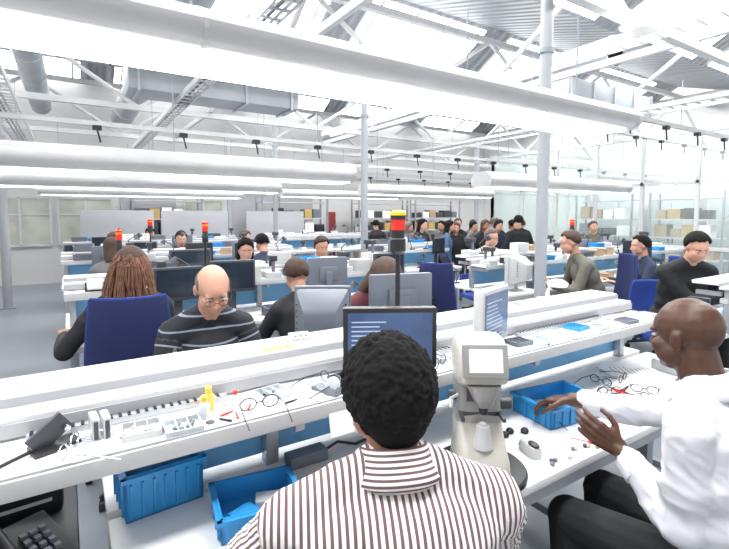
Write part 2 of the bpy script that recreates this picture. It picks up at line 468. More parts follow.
person('grey-haired person in pale beige top facing the bench', (5.0, 4.60, 0), rad(165), lean=10, hp=rad(-15), skin=SK_P,
       hair='short', hairm=H_GRY, shirt=CL_PAL, vox=.014, scale=1.05)
for (x, y, a, c, hh, hs) in [(1.50, 7.9, 180, CL_NVY, H_BLK, 'short'), (2.5, 7.85, 190, CL_BRD, H_BRN, 'short'), (.4, 5.75, 0, CL_GRY, H_BRN, 'long'),
        (2.55, 5.05, 175, CL_GRY, H_BRN, 'short'), (2.2, 5.8, 10, CL_NVY, H_BLK, 'short'), (.55, 7.9, 180, CL_BLK, H_BRN, 'long'), (1.4, 10.5, 180, CL_NVY, H_BLK, 'short'), (6.9, 4.6, 180, CL_BLK, H_BRN, 'short')]:
    o = person('person in dark work clothes seated at a distant bench', (x, y, 0), rad(a), skin=SK_P, hairm=hh, shirt=c, vox=.018, hair=hs, hp=rad(-18))
    o['group'] = 'workers seated at distant benches'
random.seed(11)
gi = 0
for row, (Z, t0, t1, n) in enumerate([(8.5, .09, .33, 7), (9.3, .05, .35, 9), (10.1, .03, .33, 7)]):
    for i in range(n):
        gi += 1; t = t0+(t1-t0)*i/(n-1)+random.uniform(-.012, .012); Zr = Z+random.uniform(-.2, .2)
        x = .54*Zr+.842*t*Zr; y = .842*Zr-.54*t*Zr
        c = random.choice([CL_BLK, CL_BLK, CL_NVY, CL_GRY, CL_BLK, CL_BRD, CL_BLK, CL_BLU])
        nm = c.name.replace('_cloth', '').replace('_', ' ')
        hh = random.choice([H_BLK, H_BRN, H_BLK, H_GRY, H_BRN]); hs = random.choice(['short', 'short', 'long'])
        o = person('standing person in %s top with %s hair' % (nm, hh.name[5:]), (x, y, 0), rad(random.choice([140, 170, 200, 60, -20, 100, 230])), sit=False, lean=2, hp=rad(-8), skin=SK_P if gi % 5 else SK_M,
                   hair=hs, hairm=hh, shirt=c, pants=random.choice([CL_BLK, CL_NVY, CL_GRY]), vox=.022, scale=random.uniform(.84, .90))
        o['group'] = 'visitors standing among the benches'
person('person in olive jacket standing by the glass partition', (7.9, 4.75, 0), rad(150), sit=False, lean=2, skin=SK_P, hairm=H_BRN, shirt=CL_OLV, vox=.018, scale=.86)
person('person in black jacket standing with back turned', (6.87, 5.5, 0), rad(-20), sit=False, lean=2, skin=SK_P, hairm=H_BLK, shirt=CL_BLK, vox=.018, scale=.92, brd=1.15)

# ------------------------------------------------------------ chairs
def chair(loc, yaw, fab, label, hback=1.12, low=False, seat=.46):
    t = thing('office_chair', label, 'chair', loc, yaw)
    MB().box((0, .02, seat-.035), (.46, .44, .07)).obj('seat', fab, t, bevel=.03)
    b = MB(); z0 = seat+.10; n = 9
    pr = []
    for i in range(n):
        k = i/(n-1); x = (k-.5)*.44; pr.append((x, -.25+.06*(2*(k-.5))**2))
    vs = []; H = (.72 if low else hback)-z0; ns = 7
    edge = []
    for j in range(ns):
        z = z0+H*j/(ns-1); w = 1-.18*(j/(ns-1))**2; yo = -.02*math.sin(j/(ns-1)*3.0)-.05*j/(ns-1)
        for dy in (0, .035):
            for x, y in pr: vs.append((x*w, y+yo-dy+.02, z))
        edge.append((pr[0][0]*w, pr[0][1]+yo, z))
    fs = []
    for j in range(ns-1):
        a = j*2*n; c = (j+1)*2*n
        for i in range(n-1):
            fs.append([a+i, a+i+1, c+i+1, c+i]); fs.append([a+n+i+1, a+n+i, c+n+i, c+n+i+1])
        fs.append([a, c, c+n, a+n]); fs.append([a+n-1, a+2*n-1, c+2*n-1, c+n-1])
    c = (ns-1)*2*n
    for i in range(n-1):
        fs.append([i, n+i, n+i+1, i+1]); fs.append([c+i+1, c+n+i+1, c+n+i, c+i])
    b.add(vs, fs).obj('backrest', fab, t, bevel=.008)
    if not low:
        pts = [V(e) for e in edge]+[V((x*.82, y-.05-.02*math.sin(3.0), z0+H)) for x, y in pr[1:-1]]+[V((-e[0], e[1], e[2])) for e in edge[::-1]]
        MB().tube(pts, .009, 8).obj('backrest_piping', BLUEF, t, smooth=True)
    MB().tube([V((0, -.05, seat-.08)), V((0, -.26, seat-.07)), V((0, -.305, seat+.05)), V((0, -.31, z0+.18))], .018, 10).obj('back_support', BLACK, t, smooth=True)
    MB().cyl((0, 0, .10), (0, 0, seat-.07), .026).cyl((0, 0, .1), (0, 0, .25), .036).obj('gas_column', BLACK, t, smooth=True)
    bs = MB()
    for i in range(5):
        a = 2*math.pi*i/5+.3; bs.cyl((0, 0, .11), (math.cos(a)*.28, math.sin(a)*.28, .07), .024, .016, 8)
        MB().cyl((math.cos(a)*.28-.012, math.sin(a)*.28, .028), (math.cos(a)*.28+.02, math.sin(a)*.28, .028), .028, n=12).cyl((math.cos(a)*.28, math.sin(a)*.28, .028), (math.cos(a)*.28, math.sin(a)*.28, .08), .008).obj('castor', BLACK, t)
    bs.obj('base', BLACK, t)
    for s in (-1, 1):
        if not low:
            MB().tube([V((s*.22, 0, seat-.04)), V((s*.27, 0, seat-.02)), V((s*.27, -.01, seat+.17))], .013, 8).box((s*.27, 0, seat+.185), (.06, .24, .03)).obj('armrest', BLACK, t, bevel=.004)
    return t
chair((.29, 2.98, 0), rad(-8), DBLUEF, 'navy high-backed office chair under the person with braids', 1.16, seat=.50)
chair((.485, .58, 0), rad(-24), DBLUEF, 'low-backed dark blue work chair at the workbench', low=True)
chair((1.61, .45, 0), rad(6), DBLUEF, 'low dark blue work chair beside the white worktop', low=True)
chair((.57, 2.44, 0), rad(178), DBLUEF, 'dark blue work chair behind the bench', low=True, seat=.48)
chair((1.38, 2.90, 0), rad(-5), DBLUEF, 'dark blue work chair between benches', low=True, seat=.42)
chair((1.56, 2.50, 0), rad(180), DBLUEF, 'dark blue work chair with low back', low=True, seat=.48)
chair((3.42, 3.68, 0), rad(-70), DBLUEF, 'empty navy office chair standing in the aisle', 1.10)
chair((5.03, 2.86, 0), rad(52), DBLUEF, 'navy office chair under the person in olive sweater', 1.16)
chair((5.86, 2.71, 0), rad(50), BLUEF, 'bright blue office chair under person in navy jacket', 1.10)
chair((4.69, 2.06, 0), rad(150), BLUEF, 'blue office chair behind the person in black shirt', .95, seat=.5)
chair((1.62, 5.05, 0), rad(170), BLUEF, 'blue work chair at the second bench', low=True)
chair((5.0, 4.66, 0), rad(165), BLUEF, 'blue work chair at the middle bench', low=True)
for x, y, a in ((1.50, 7.95, 180), (2.5, 7.9, 190), (.4, 5.7, 0), (2.55, 5.1, 175), (2.2, 5.75, 10), (.55, 7.95, 180), (1.4, 10.55, 180), (6.9, 4.65, 180)):
    chair((x, y, 0), rad(a), BLUEF, 'blue low-backed work chair at a distant bench', low=True)['group'] = 'work chairs at distant benches'

# ------------------------------------------------------------ benches
def bench(x0, x1, yc, label, wide=.55, rearw=.61, sx=None, wx=0):
    t = thing('workbench', label, 'workbench', (x0, yc, 0)); L = x1-x0
    c = (L+wx)/2; w_ = L-wx
    MB().box((c, -wide/2-.01, .735), (w_, wide-.02, .03)).obj('worktop', WHITE, t, bevel=.004)
    MB().box((c, rearw/2+.01, .735), (w_, rearw-.02, .03)).obj('worktop', WHITE, t, bevel=.004)
    MB().box((c, -wide+.02, .70), (w_-.02, .03, .04)).obj('apron_rail', EDGE, t)
    MB().box((c, rearw-.02, .70), (w_-.02, .03, .04)).obj('apron_rail', EDGE, t)
    n = max(2, int(L/1.1)+1); LS = sx or L
    for i in range(n):
        x = wx+.05+(w_-.1)*i/(n-1)
        for y in (-wide+.05, rearw-.05):
            MB().box((x, y, .36), (.05, .05, .72)).obj('leg', STEELG, t, bevel=.004)
        MB().box((x, (rearw-wide)/2, .10), (.04, rearw+wide-.12, .04)).obj('foot_rail', STEELG, t)
        x = .05+(LS-.1)*i/(n-1); zb = 0 if x < wx else .75
        MB().box((x, .03, (zb+1.07)/2), (.045, .045, 1.07-zb)).obj('upright', ALU, t, bevel=.003)
        MB().box((x, -.08, .975), (.03, .28, .03)).obj('bracket', ALU, t)
        MB().box((x, .155, 1.03), (.03, .16, .03)).obj('bracket', ALU, t)
    L = LS
    MB().box((L/2, -.115, 1.02), (L, .23, .02)).obj('parts_shelf', WHITE, t, bevel=.003)
    MB().box((L/2, -.235, 1.010), (L, .010, .045)).obj('shelf_edge_rail', LGREY, t, bevel=.003)
    MB().box((L/2, -.228, 1.0345), (L, .004, .006)).obj('shelf_trim', ALU, t)
    MB().box((L/2, .165, 1.1075), (L, .17, .025)).obj('upper_shelf', WHITE, t, bevel=.004)
    MB().box((L/2, .035, 1.0775), (L, .085, .02)).obj('middle_shelf', mat('grey_laminate', (.62, .63, .65), .35), t, bevel=.003)
    MB().box((L/2, .076, 1.098), (L, .006, .030)).obj('aluminium_rail', EDGE, t)
    MB().box((L/2, -.010, 1.056), (L, .006, .035)).obj('aluminium_rail', EDGE, t)
    MB().box(((L+wx)/2, .06, .87), (L-wx-.1, .012, .19)).obj('back_panel', mat('blue_translucent_panel', (.15, .40, .68), .35), t)
    MB().box((L/2, .05, .985), (L-.04, .05, .035)).obj('cable_duct', LGREY, t)
    return t
bench(-.6, 3.0, 1.44, 'long white two-sided workbench with raised parts shelves', sx=3.42, wx=.66)
bench(-.05, 3.0, 4.10, 'white two-sided workbench with raised shelf, second row')
bench(-.1, 3.0, 6.90, 'white two-sided workbench with raised shelf, third row')
bench(-.1, 3.0, 9.60, 'white two-sided workbench with raised shelf by end wall')
bench(3.9, 8.6, 1.30, 'white workbench beyond the aisle', wide=.4, rearw=.45)
bench(3.9, 8.6, 3.80, 'white two-sided workbench beyond the aisle with monitors', rearw=.55)
bench(3.9, 5.5, 6.10, 'white two-sided workbench beside the visitors', rearw=.55)
bench(3.9, 7.2, 10.6, 'white workbench beyond the visitors')

# ------------------------------------------------------------ props
def monitor(loc, yaw, label, w=.42, h=.30, zc=.30, crt=False, lit=False, case=BLACK):
    t = thing('monitor', label, 'monitor', loc, yaw)
    MB().box((0, .0, zc), (w, .045, h)).obj('housing', case, t, bevel=.008)
    sc = MB().box((0, -.0235, zc+.005), (w-.035, .004, h-.045)).obj('screen', SCREENB if lit else SCREEN, t)
    if lit:
        l = MB(); k = int((h-.07)/.016)
        for i in range(k):
            ww = (w-.06)*random.uniform(.35, .95)
            l.box((-(w-.06)/2+ww/2, -.0258, zc-h/2+.038+.016*i), (ww, .0006, .004))
        l.obj('interface_rows', UILINE, sc)
    if crt:
        b = MB(); vs = []
        for y, s, dz in ((.02, .96, 0), (.10, .86, 0), (.2, .55, -.02)):
            vs += [(x*w*s/2, y, zc+dz+z*h*s/2) for x, z in ((-1, -1), (1, -1), (1, 1), (-1, 1))]
        fs = [[0, 1, 5, 4], [1, 2, 6, 5], [2, 3, 7, 6], [3, 0, 4, 7], [4, 5, 9, 8], [5, 6, 10, 9], [6, 7, 11, 10], [7, 4, 8, 11], [8, 9, 10, 11], [3, 2, 1, 0]]
        b.add(vs, fs).obj('rear_shell', case, t, bevel=.02)
        for i in range(6): MB().box((0, .11, zc-.06+.028*i), (w*.86, .012, .006)).obj('vent_slot', DGREY, t)
    else:
        MB().box((0, .03, zc-.02), (w*.45, .03, h*.5)).obj('rear_shell', case, t, bevel=.01)
    MB().box((0, .05, zc/2), (.06, .03, zc)).obj('stand_neck', case, t, bevel=.005)
    MB().ell((0, .04, .008), (min(.13, w*.3), .07, .008), None, 24, 6).box((0, .04, .004), (min(.16, w*.4), .10, .008)).obj('stand_base', case, t)
    return t
WT = .7505
SH = 1.1205; PS = 1.0305
monitor((.94, 1.30, PS), rad(-30), 'black flat monitor with dark screen on parts shelf', w=.33, h=.215, zc=.14, lit=True)
monitor((1.50, 1.335, PS), rad(19), 'pale upright monitor turned nearly side on', w=.27, h=.235, zc=.145, case=LGREY, lit=True)
monitor((1.52, 2.00, WT), rad(165), 'grey flat monitor seen from behind', w=.36, h=.24, zc=.41, case=MGREY)
monitor((1.02, 1.96, WT), rad(148), 'grey monitor seen from behind with tapered rear', w=.27, h=.30, zc=.36, crt=True, case=MGREY)
monitor((2.0, 3.75, WT), rad(170), 'grey flat monitor seen from behind', w=.38, h=.26, zc=.33, case=MGREY)
monitor((.70, 3.75, WT), rad(0), 'dark flat monitor with grey screen on bench', w=.36, h=.26, zc=.32, case=DGREY)
monitor((1.12, 3.75, WT), rad(-8), 'dark flat monitor on second bench', w=.36, h=.26, zc=.35, case=DGREY)
monitor((.95, 4.5, WT), rad(5), 'dark monitor on the far side of bench', w=.38, h=.3, zc=.38, case=DGREY)
monitor((4.2, 3.45, WT), rad(200), 'rounded pale tube monitor seen from behind', w=.36, h=.32, zc=.24, crt=True, case=LGREY)
monitor((7.0, 3.5, WT), rad(-30), 'dark monitor on bench beyond the aisle', w=.42, h=.32, zc=.32)
monitor((6.6, 4.1, WT), rad(180), 'grey monitor seen from behind', w=.42, h=.32, zc=.32, case=MGREY)
random.seed(3)
for x, y in ((.4, 6.5), (1.5, 6.55), (2.4, 7.2), (.9, 7.3), (.5, 9.2), (1.8, 9.2), (2.5, 9.8), (4.3, 5.8), (5.2, 5.8), (4.8, 6.4), (1.1, 9.9), (2.1, 6.5), (.1, 7.2), (2.7, 3.75)):
    monitor((x, y, WT), rad(random.choice([0, 180, 170, 20])), 'dark monitor on a distant bench', w=.36, h=.26, case=random.choice([DGREY, BLACK, MGREY]), zc=.34)['group'] = 'monitors on distant benches'

def signal(loc, label, h=.50, s=1., orange=True):
    t = thing('signal_lamp', label, 'signal lamp', loc)
    MB().lathe([(.035, 0), (.035, .012), (.012, .02), (.010, h-.17)]).obj('pole', BLACK, t, smooth=True)
    MB().lathe([(.022*s, h-.19), (.034*s, h-.175), (.034*s, h-.125), (.030*s, h-.12), (.030*s, h-.085)]).obj('lamp_base', BLACK, t, smooth=True)
    MB().lathe([(.031*s, h-.0849), (.031*s, h-.04)]).obj('red_lens', RED, t, smooth=True)
    MB().lathe([(.034*s, h-.0399), (.034*s, h-.022)]).obj('orange_lens', ORANGE if orange else BLACK, t, smooth=True)
    MB().lathe([(.035*s, h-.0219), (.035*s, h-.008), (.02*s, h)]).obj('cap', YELLOW if not orange else RED, t, smooth=True)
    return t
signal((1.20, 1.60, SH), 'black stack lamp with red lens and yellow cap', .50, 1.0, False)
signal((1.02, 4.22, SH), 'black signal lamp with red lens on bench', .42, .8)
signal((.34, 4.25, SH), 'black signal lamp with red lens on bench', .36, .7)
signal((.95, 7.0, SH), 'small signal lamp on the third bench', .42)
signal((6.0, 3.9, SH), 'signal lamp on bench beyond the aisle', .42)

def bin_(loc, yaw, label, w=.30, d=.20, h=.12, m=BLUEP):
    t = thing('storage_bin', label, 'plastic bin', loc, yaw); T = .006
    b = MB().box((0, 0, T/2), (w, d, T))
    for s in (-1, 1):
        b.box((s*(w/2-T/2), 0, h/2), (T, d, h)); b.box((0, s*(d/2-T/2), h/2), (w, T, h))
        b.box((s*(w/2+.004), 0, h-.008), (.014, d+.02, .012)); b.box((0, s*(d/2+.004), h-.008), (w+.02, .014, .012))
        for i in range(7): b.box((-w/2+w*(i+.5)/7, s*(d/2+.003), h*.45), (.006, .008, h*.75))
        for i in range(4): b.box((s*(w/2+.003), -d/2+d*(i+.5)/4, h*.45), (.008, .006, h*.75))
    b.obj('bin_body', m, t)
    return t
bin_((1.735, 1.17, WT), rad(-8), 'blue plastic bin holding eyewear beside measuring device', .30, .21, .085)
bin_((.20, 1.47, WT), rad(4), 'blue plastic bin under the raised shelf', .21, .18, .13)
bin_((.42, 1.22, WT), rad(-8), 'blue plastic bin tucked under the shelf edge', .22, .18, .07)
for i, (x, y, z, a) in enumerate([(.17, 1.47, .757, 10), (.23, 1.46, .757, 40), (.38, 1.21, .757, 20), (.46, 1.24, .757, -20), (1.66, 1.20, .757, 20), (1.80, 1.20, .757, -30), (1.72, 1.23, .757, 60)]):
    o = MB().box((0, 0, .012), (.07, .05, .024)).box((0, 0, .0245), (.05, .03, .001)).obj('lens_packet', [DGREY, BLUEP, BLUEP, LGREY, DGREY, BLUEP, LGREY][i], bevel=.002, loc=(x, y, z), yaw=rad(a)); tag(o, 'small lens packet lying in a blue bin', 'packet', 'lens packets in the bins')
# dark equipment cabinet under the open end of the shelves
T = thing('equipment_cabinet', 'dark grey equipment cabinet beneath the open shelf end', 'cabinet', (-.26, 1.56, 0))
MB().box((0, 0, .36), (.50, .56, .72)).obj('cabinet_body', DGREY, T, bevel=.008)
for i in range(3):
    d = MB().box((0, -.285, .14+.22*i), (.46, .012, .20)).obj('drawer', MGREY, T, bevel=.003)
    MB().box((0, -.298, .20+.22*i), (.14, .014, .014)).obj('handle', BLACK, d)

def eyeglasses(loc, yaw, label, m=BLACK):
    b = MB()
    for s in (-1, 1):
        b.tube([V((s*.033+math.cos(t)*.024, 0, .022+math.sin(t)*.018)) for t in [2*math.pi*i/14 for i in range(15)]], .002, 6)
        b.tube([V((s*.057, 0, .028)), V((s*.062, .06, .026)), V((s*.058, .13, .006))], .0018, 6)
    b.tube([V((-.009, 0, .024)), V((.009, 0, .024))], .002, 6)
    o = b.obj('eyeglasses_frame', m, None, smooth=True, loc=loc, yaw=yaw); return tag(o, label, 'eyeglasses', 'spectacle frames in process')
for i, (x, y, z) in enumerate([(2.05, 1.05, WT), (2.18, 1.0, WT), (2.12, 1.16, WT), (2.0, .96, WT), (2.28, 1.08, WT), (2.35, 1.22, WT), (2.22, 1.26, WT), (1.70, 1.14, .758), (1.82, 1.16, .758), (1.76, 1.10, .758), (1.15, 1.27, PS), (.72, 1.33, PS), (.45, 1.27, PS), (-.02, 1.27, PS)]):
    eyeglasses((x, y, z), i*1.3, 'thin spectacle frame lying on the bench', random.choice([BLACK, CHROME, DGREY, BLACK]))

tt = MB().lathe([(.15, 0), (.155, .004), (.155, .016), (.148, .022), (.10, .0225)], n=48).obj('turntable', BLACK, smooth=True, loc=(1.115, 1.035, WT))
tag(tt, 'round black turntable under the measuring device', 'turntable')
T = thing('lens_meter', 'beige optical lens meter with tilted screen on turntable', 'measuring instrument', (1.115, 1.035, WT+.0228), rad(-34))
T.scale = (.92, 1, .985)
def sect(mb, secs, n=24, p=3.2):
    vs = []
    for z, w, d, y in secs:
        for i in range(n):
            t = 2*math.pi*i/n; c, s_ = math.cos(t), math.sin(t)
            vs.append((math.copysign(abs(c)**(2/p), c)*w/2, y+math.copysign(abs(s_)**(2/p), s_)*d/2, z))
    fs = []
    for j in range(len(secs)-1):
        for i in range(n): fs.append([j*n+i, j*n+(i+1) % n, (j+1)*n+(i+1) % n, (j+1)*n+i])
    fs += [list(range(n))[::-1], [(len(secs)-1)*n+i for i in range(n)]]
    return mb.add(vs, fs)
sect(MB(), [(0, .18, .22, 0), (.01, .185, .225, 0), (.05, .18, .21, 0), (.09, .17, .16, .02), (.15, .165, .12, .045)], p=5).obj('base', BEIGE, T, smooth=True)
sect(MB(), [(.14, .165, .12, .045), (.22, .16, .11, .05), (.30, .165, .12, .045)], p=5).obj('column', BEIGED, T, smooth=True)
sect(MB(), [(.285, .16, .14, .035), (.30, .175, .17, .02), (.33, .18, .17, .018), (.40, .18, .15, .025), (.425, .17, .12, .038), (.432, .155, .10, .042)], p=5).obj('head', BEIGE, T, smooth=True)
MB().box((0, -.062, .375), (.155, .02, .105), rx(rad(-14))).obj('screen_bezel', BEIGED, T, bevel=.006)
MB().box((0, -.0735, .380), (.112, .004, .072), rx(rad(-14))).obj('screen', SCREENW, T)
for i in range(4):
    MB().box((-.045+.03*i, -.0625, .332), (.02, .014, .008), rx(rad(-14))).obj('key', DGREY, T)
sc = MB()
for i in range(3): sc.box((-.03+.03*i, -.0765, .375), (.0012, .001, .05), rx(rad(-14)))
sc.box((0, -.0765, .375), (.09, .001, .0012), rx(rad(-14))).obj('screen_scale', LGREY, T)
sect(MB(), [(.225, .045, .045, -.05), (.235, .06, .06, -.05), (.26, .085, .085, -.04), (.295, .12, .13, -.02)]).obj('measuring_head', BEIGED, T, smooth=True)
MB().cyl((0, -.05, .20), (0, -.05, .24), .014, .02).obj('objective', BLACK, T, smooth=True)
MB().cyl((0, -.048, .09), (0, -.048, .16), .036, .022).cyl((0, -.048, .16), (0, -.048, .168), .012).obj('lens_support', LGREY, T, smooth=True)
MB().box((0, .0, .180), (.15, .02, .014)).box((-.07, -.03, .180), (.012, .06, .012)).box((.07, -.03, .180), (.012, .06, .012)).obj('lens_table', DGREY, T, bevel=.002)
MB().cyl((.08, .03, .20), (.118, .03, .20), .020).obj('adjustment_knob', DGREY, T, smooth=True)
MB().cyl((-.08, .03, .23), (-.105, .03, .23), .016).obj('adjustment_knob', DGREY, T, smooth=True)
MB().tube([V((-.08, 0, .24)), V((-.11, -.03, .24)), V((-.112, -.05, .22))], .006, 8).obj('lever', LGREY, T, smooth=True)
MB().box((.0, -.016, .25), (.10, .006, .05)).obj('marker_cover', DGREY, T, bevel=.002)
MB().box((0, -.1115, .03), (.08, .006, .02)).obj('badge_panel', BEIGED, T)
for s in (-1, 1): MB().box((s*.088, .0, .03), (.006, .14, .004)).obj('seam_strip', DGREY, T)

T = thing('hand_gauge', 'small pale hand gauge with dark oval window', 'gauge', (1.36, 1.02, WT), rad(-20))
sect(MB(), [(0, .05, .10, 0), (.015, .055, .105, 0), (.035, .045, .09, 0), (.042, .028, .06, 0)]).obj('gauge_body', LGREY, T, smooth=True)
MB().ell((0, -.02, .04), (.017, .026, .008)).obj('window', BLACK, T, smooth=True)
for i, (x, y) in enumerate([(1.34, 1.14), (1.38, 1.15), (1.42, 1.16), (1.30, 1.13), (1.47, 1.13)]):
    o = MB().lathe([(.014, 0), (.016, .01), (.010, .018), (.006, .02)], n=16).obj('lens_block', BLACK, smooth=True, loc=(x, y, WT)); tag(o, 'small black lens holding block on worktop', 'lens block', 'lens blocks on the worktop')
for i in range(10):
    x = random.uniform(1.27, 1.62); y = random.uniform(.905, .96)
    b = MB().lathe([(.006, 0), (.008, .003), (.008, .010), (.005, .013), (.003, .014)], n=14)
    o = b.obj('screw_pot', [LGREY, MGREY, BEIGE, DGREY][i % 4], smooth=True, loc=(x, y, WT)); tag(o, 'tiny round pot of screws near worktop edge', 'small pot', 'screw pots along the worktop edge')
for i, (x, y, a) in enumerate([(1.96, 1.10, 30), (2.0, 1.20, 70), (2.02, 1.02, 100), (2.28, 1.16, 10), (2.12, 1.04, 50), (1.60, .95, 120)]):
    o = MB().cyl((-.07, 0, .006), (.0, 0, .006), .006, .0055, 10).cyl((0, 0, .006), (.06, 0, .006), .002, .0015, 8).obj('screwdriver', [REDP, BLUEP, DGREY, BLACK, DGREY, REDP][i], smooth=True, loc=(x, y, WT), yaw=rad(a))
    tag(o, 'slim precision screwdriver lying on the worktop', 'screwdriver', 'hand tools on the worktop')
for i, (x, y, a) in enumerate([(2.10, 1.10, 20), (2.2, 1.18, 75), (2.3, 1.0, 140)]):
    T = thing('pliers', 'small steel pliers with dark handles on worktop', 'pliers', (x, y, WT), rad(a), 'hand tools on the worktop')
    for s in (-1, 1):
        MB().tube([V((0, 0, .006)), V((-.03, s*.012, .006)), V((-.09, s*.016, .006))], .005, 8).obj('handle', [DGREY, REDP, BLACK][i], T, smooth=True)
        MB().cyl((0, s*.002, .006), (.045, s*.001, .006), .006, .002, 8).obj('jaw', CHROME, T, smooth=True)
def papers(loc, yaw, label, w=.21, d=.297, n=3):
    t = MB()
    for i in range(n): t.box((0.004*i, .003*i, .0008+.0016*i), (w, d, .0012), rz(.04*i))
    o = t.obj('paper_sheets', PAPER, loc=loc, yaw=yaw); tag(o, label, 'paper')
    l = MB()
    for i in range(9): l.box((-w*.05+random.uniform(-.01, .01), -d*.35+d*.085*i, .0016*n+.0006), (w*random.uniform(.4, .7), .0035, .0004))
    l.obj('printed_lines', MGREY, o); return o
papers((2.42, 1.02, WT), .3, 'loose printed sheets on the worktop')
papers((2.55, 1.28, WT), .9, 'loose printed sheets on the worktop')
papers((2.02, 1.30, WT), 1.2, 'work order sheets on the worktop', .15, .21)
papers((.80, 1.10, WT), .1, 'printed work order beside person in striped shirt')
papers((1.95, 1.32, PS), .1, 'small work order sheet on the parts shelf', .12, .16)
papers((.62, 1.31, PS), .4, 'small work order sheet on the parts shelf', .10, .12)
papers((.02, 1.30, PS), -.3, 'small work order sheet on the parts shelf', .10, .12)
papers((2.35, 1.30, PS), .7, 'small work order sheet on the parts shelf', .12, .14)
papers((1.05, 1.605, SH), .2, 'folded note lying on the upper shelf', .08, .10)
papers((2.0, 1.605, SH), -.2, 'folded note lying on the upper shelf', .10, .10)
papers((.58, 1.02, WT), -.3, 'printed work order on the worktop', .15, .21)
o = MB().box((0, 0, 0), (.08, .002, .07), rx(rad(-12))).obj('notice_card', PAPER, loc=(.68, 1.19, .965)); tag(o, 'white notice card hanging from the shelf edge', 'card')

PALE = mat('pale_clear_plastic', (.55, .59, .62), .15)
AMB = mat('amber_yellow', (.9, .5, .05), .3)
def jar(loc, label, cap, body, s=1):
    t = thing('bottle', label, 'bottle', loc)
    MB().lathe([(.020*s, 0), (.022*s, .005), (.022*s, .055*s), (.012*s, .07*s)], n=20).obj('bottle_body', body, t, smooth=True)
    MB().lathe([(.013*s, .069*s), (.013*s, .09*s), (.009*s, .094*s)], n=20).obj('cap', cap, t, smooth=True)
jar((.30, 1.30, PS), 'small clear bottle with yellow cap', AMB, PALE, .7)
jar((.325, 1.35, PS), 'small amber bottle with orange cap', AMB, mat('amber_liquid', (.8, .5, .12), .2), .75)
jar((.40, 1.34, PS), 'small clear bottle with red cap', REDP, PALE, .5)
jar((.28, 1.60, SH), 'small white bottle on the upper shelf', DGREY, PALE, .4)
for i, (x, y, a) in enumerate([(.36, 1.29, 20), (.38, 1.26, 80), (.345, 1.25, 130), (.43, 1.30, 60), (.55, 1.27, 10)]):
    o = MB().cyl((-.02, 0, .004), (.02, 0, .004), .004, .003, 8).obj('marker_pen', [REDP, REDP, BLACK, REDP, BLACK][i], smooth=True, loc=(x, y, PS), yaw=rad(a)); tag(o, 'short marker on the parts shelf', 'pen')
def tray(loc, yaw, label, w=.16, d=.12, h=.03, m=None):
    m = m or PALE; t = thing('parts_tray', label, 'tray', loc, yaw); b = MB().box((0, 0, .002), (w, d, .004))
    for s in (-1, 1): b.box((s*w/2, 0, h/2), (.004, d, h)); b.box((0, s*d/2, h/2), (w, .004, h))
    b.box((w/6, 0, h/2), (.003, d, h*.9)).box((-w/6, 0, h/2), (.003, d, h*.9)).obj('tray_body', m, t)
    c = MB()
    for i in range(9): c.ell((random.uniform(-w*.4, w*.4), random.uniform(-d*.35, d*.35), .008), (.008, .006, .004), None, 8, 5)
    o = c.obj('small_parts', random.choice([DGREY, CHROME, MGREY]), t); o['kind'] = 'stuff'
    return t
for i, (x, y, m) in enumerate([(.14, 1.30, LGREY), (.235, 1.26, PALE), (.52, 1.35, PALE), (.78, 1.34, MGREY), (1.18, 1.34, PALE), (1.30, 1.28, LGREY), (1.66, 1.32, MGREY), (1.78, 1.28, PALE), (2.12, 1.34, BLUEP), (2.22, 1.28, LGREY), (2.48, 1.28, MGREY), (2.6, 1.34, PALE), (2.72, 1.3, LGREY)]):
    tray((x, y, PS), rad(random.uniform(-12, 12)), 'shallow compartment tray with small parts on shelf', .09, .08, .018, m)
for i in range(40):
    x = random.uniform(.0, 2.75); y = random.uniform(1.22, 1.37)
    if abs(x-.93) < .12 or abs(x-1.49) < .1: continue
    o = MB().lathe([(.012, 0), (.013, .002), (.009, .005), (.004, .006)], n=16).obj('lens_blank', random.choice([CHROME, DGREY, BLACK, MGREY]), smooth=True, loc=(x, y, PS)); tag(o, 'small round lens blank on the parts shelf', 'lens', 'lens blanks on the parts shelf')
T = thing('spectacle_clamp', 'black angled clamping fixture on the parts shelf', 'clamp', (-.05, 1.33, PS), rad(20))
MB().box((0, 0, .006), (.10, .06, .012)).obj('clamp_foot', BLACK, T, bevel=.002)
MB().box((-.01, 0, .040), (.09, .012, .05), ry(rad(-35))).obj('clamp_arm', DGREY, T, bevel=.003)
MB().cyl((.02, -.03, .05), (.02, .03, .05), .007).obj('pivot', CHROME, T, smooth=True)
MB().tube([V((-.05, 0, .01)), V((-.12, -.02, .008)), V((-.16, .01, .008))], .005, 8).obj('lever', BLACK, T, smooth=True)
for i, x in enumerate((.035, .06)):
    T = thing('gauge_block', 'upright pale acrylic gauge block with dark core', 'gauge block', (x, 1.335-.004*i, PS), .1)
    MB().box((0, 0, .03), (.018, .06, .06)).obj('block_shell', PALE, T, bevel=.003)
    MB().box((0, -.0305, .03), (.010, .003, .045)).obj('block_core', DGREY, T)
for x0, LL in ((.14, .5), (1.15, .36), (2.1, .7)):
    T = thing('frame_rack', 'long low aluminium rack with dark slots', 'rack', (x0, 1.40, PS), 0)
    MB().box((0, 0, .010), (LL, .022, .02)).obj('rack_bar', ALU, T, bevel=.002)
    for i in range(int(LL/.022)): MB().box((-LL/2+.011+.022*i, 0, .0205), (.008, .023, .004)).obj('rack_slot', BLACK, T)
T = thing('desk_device', 'grey control box with sloped face on upper shelf', 'control box', (.74, 1.62, SH), rad(-10))
MB().extr([(-.03, 0), (.03, 0), (.03, .02), (.0, .02), (-.03, .010)], -.04, .04).obj('control_case', LGREY, T, bevel=.003)
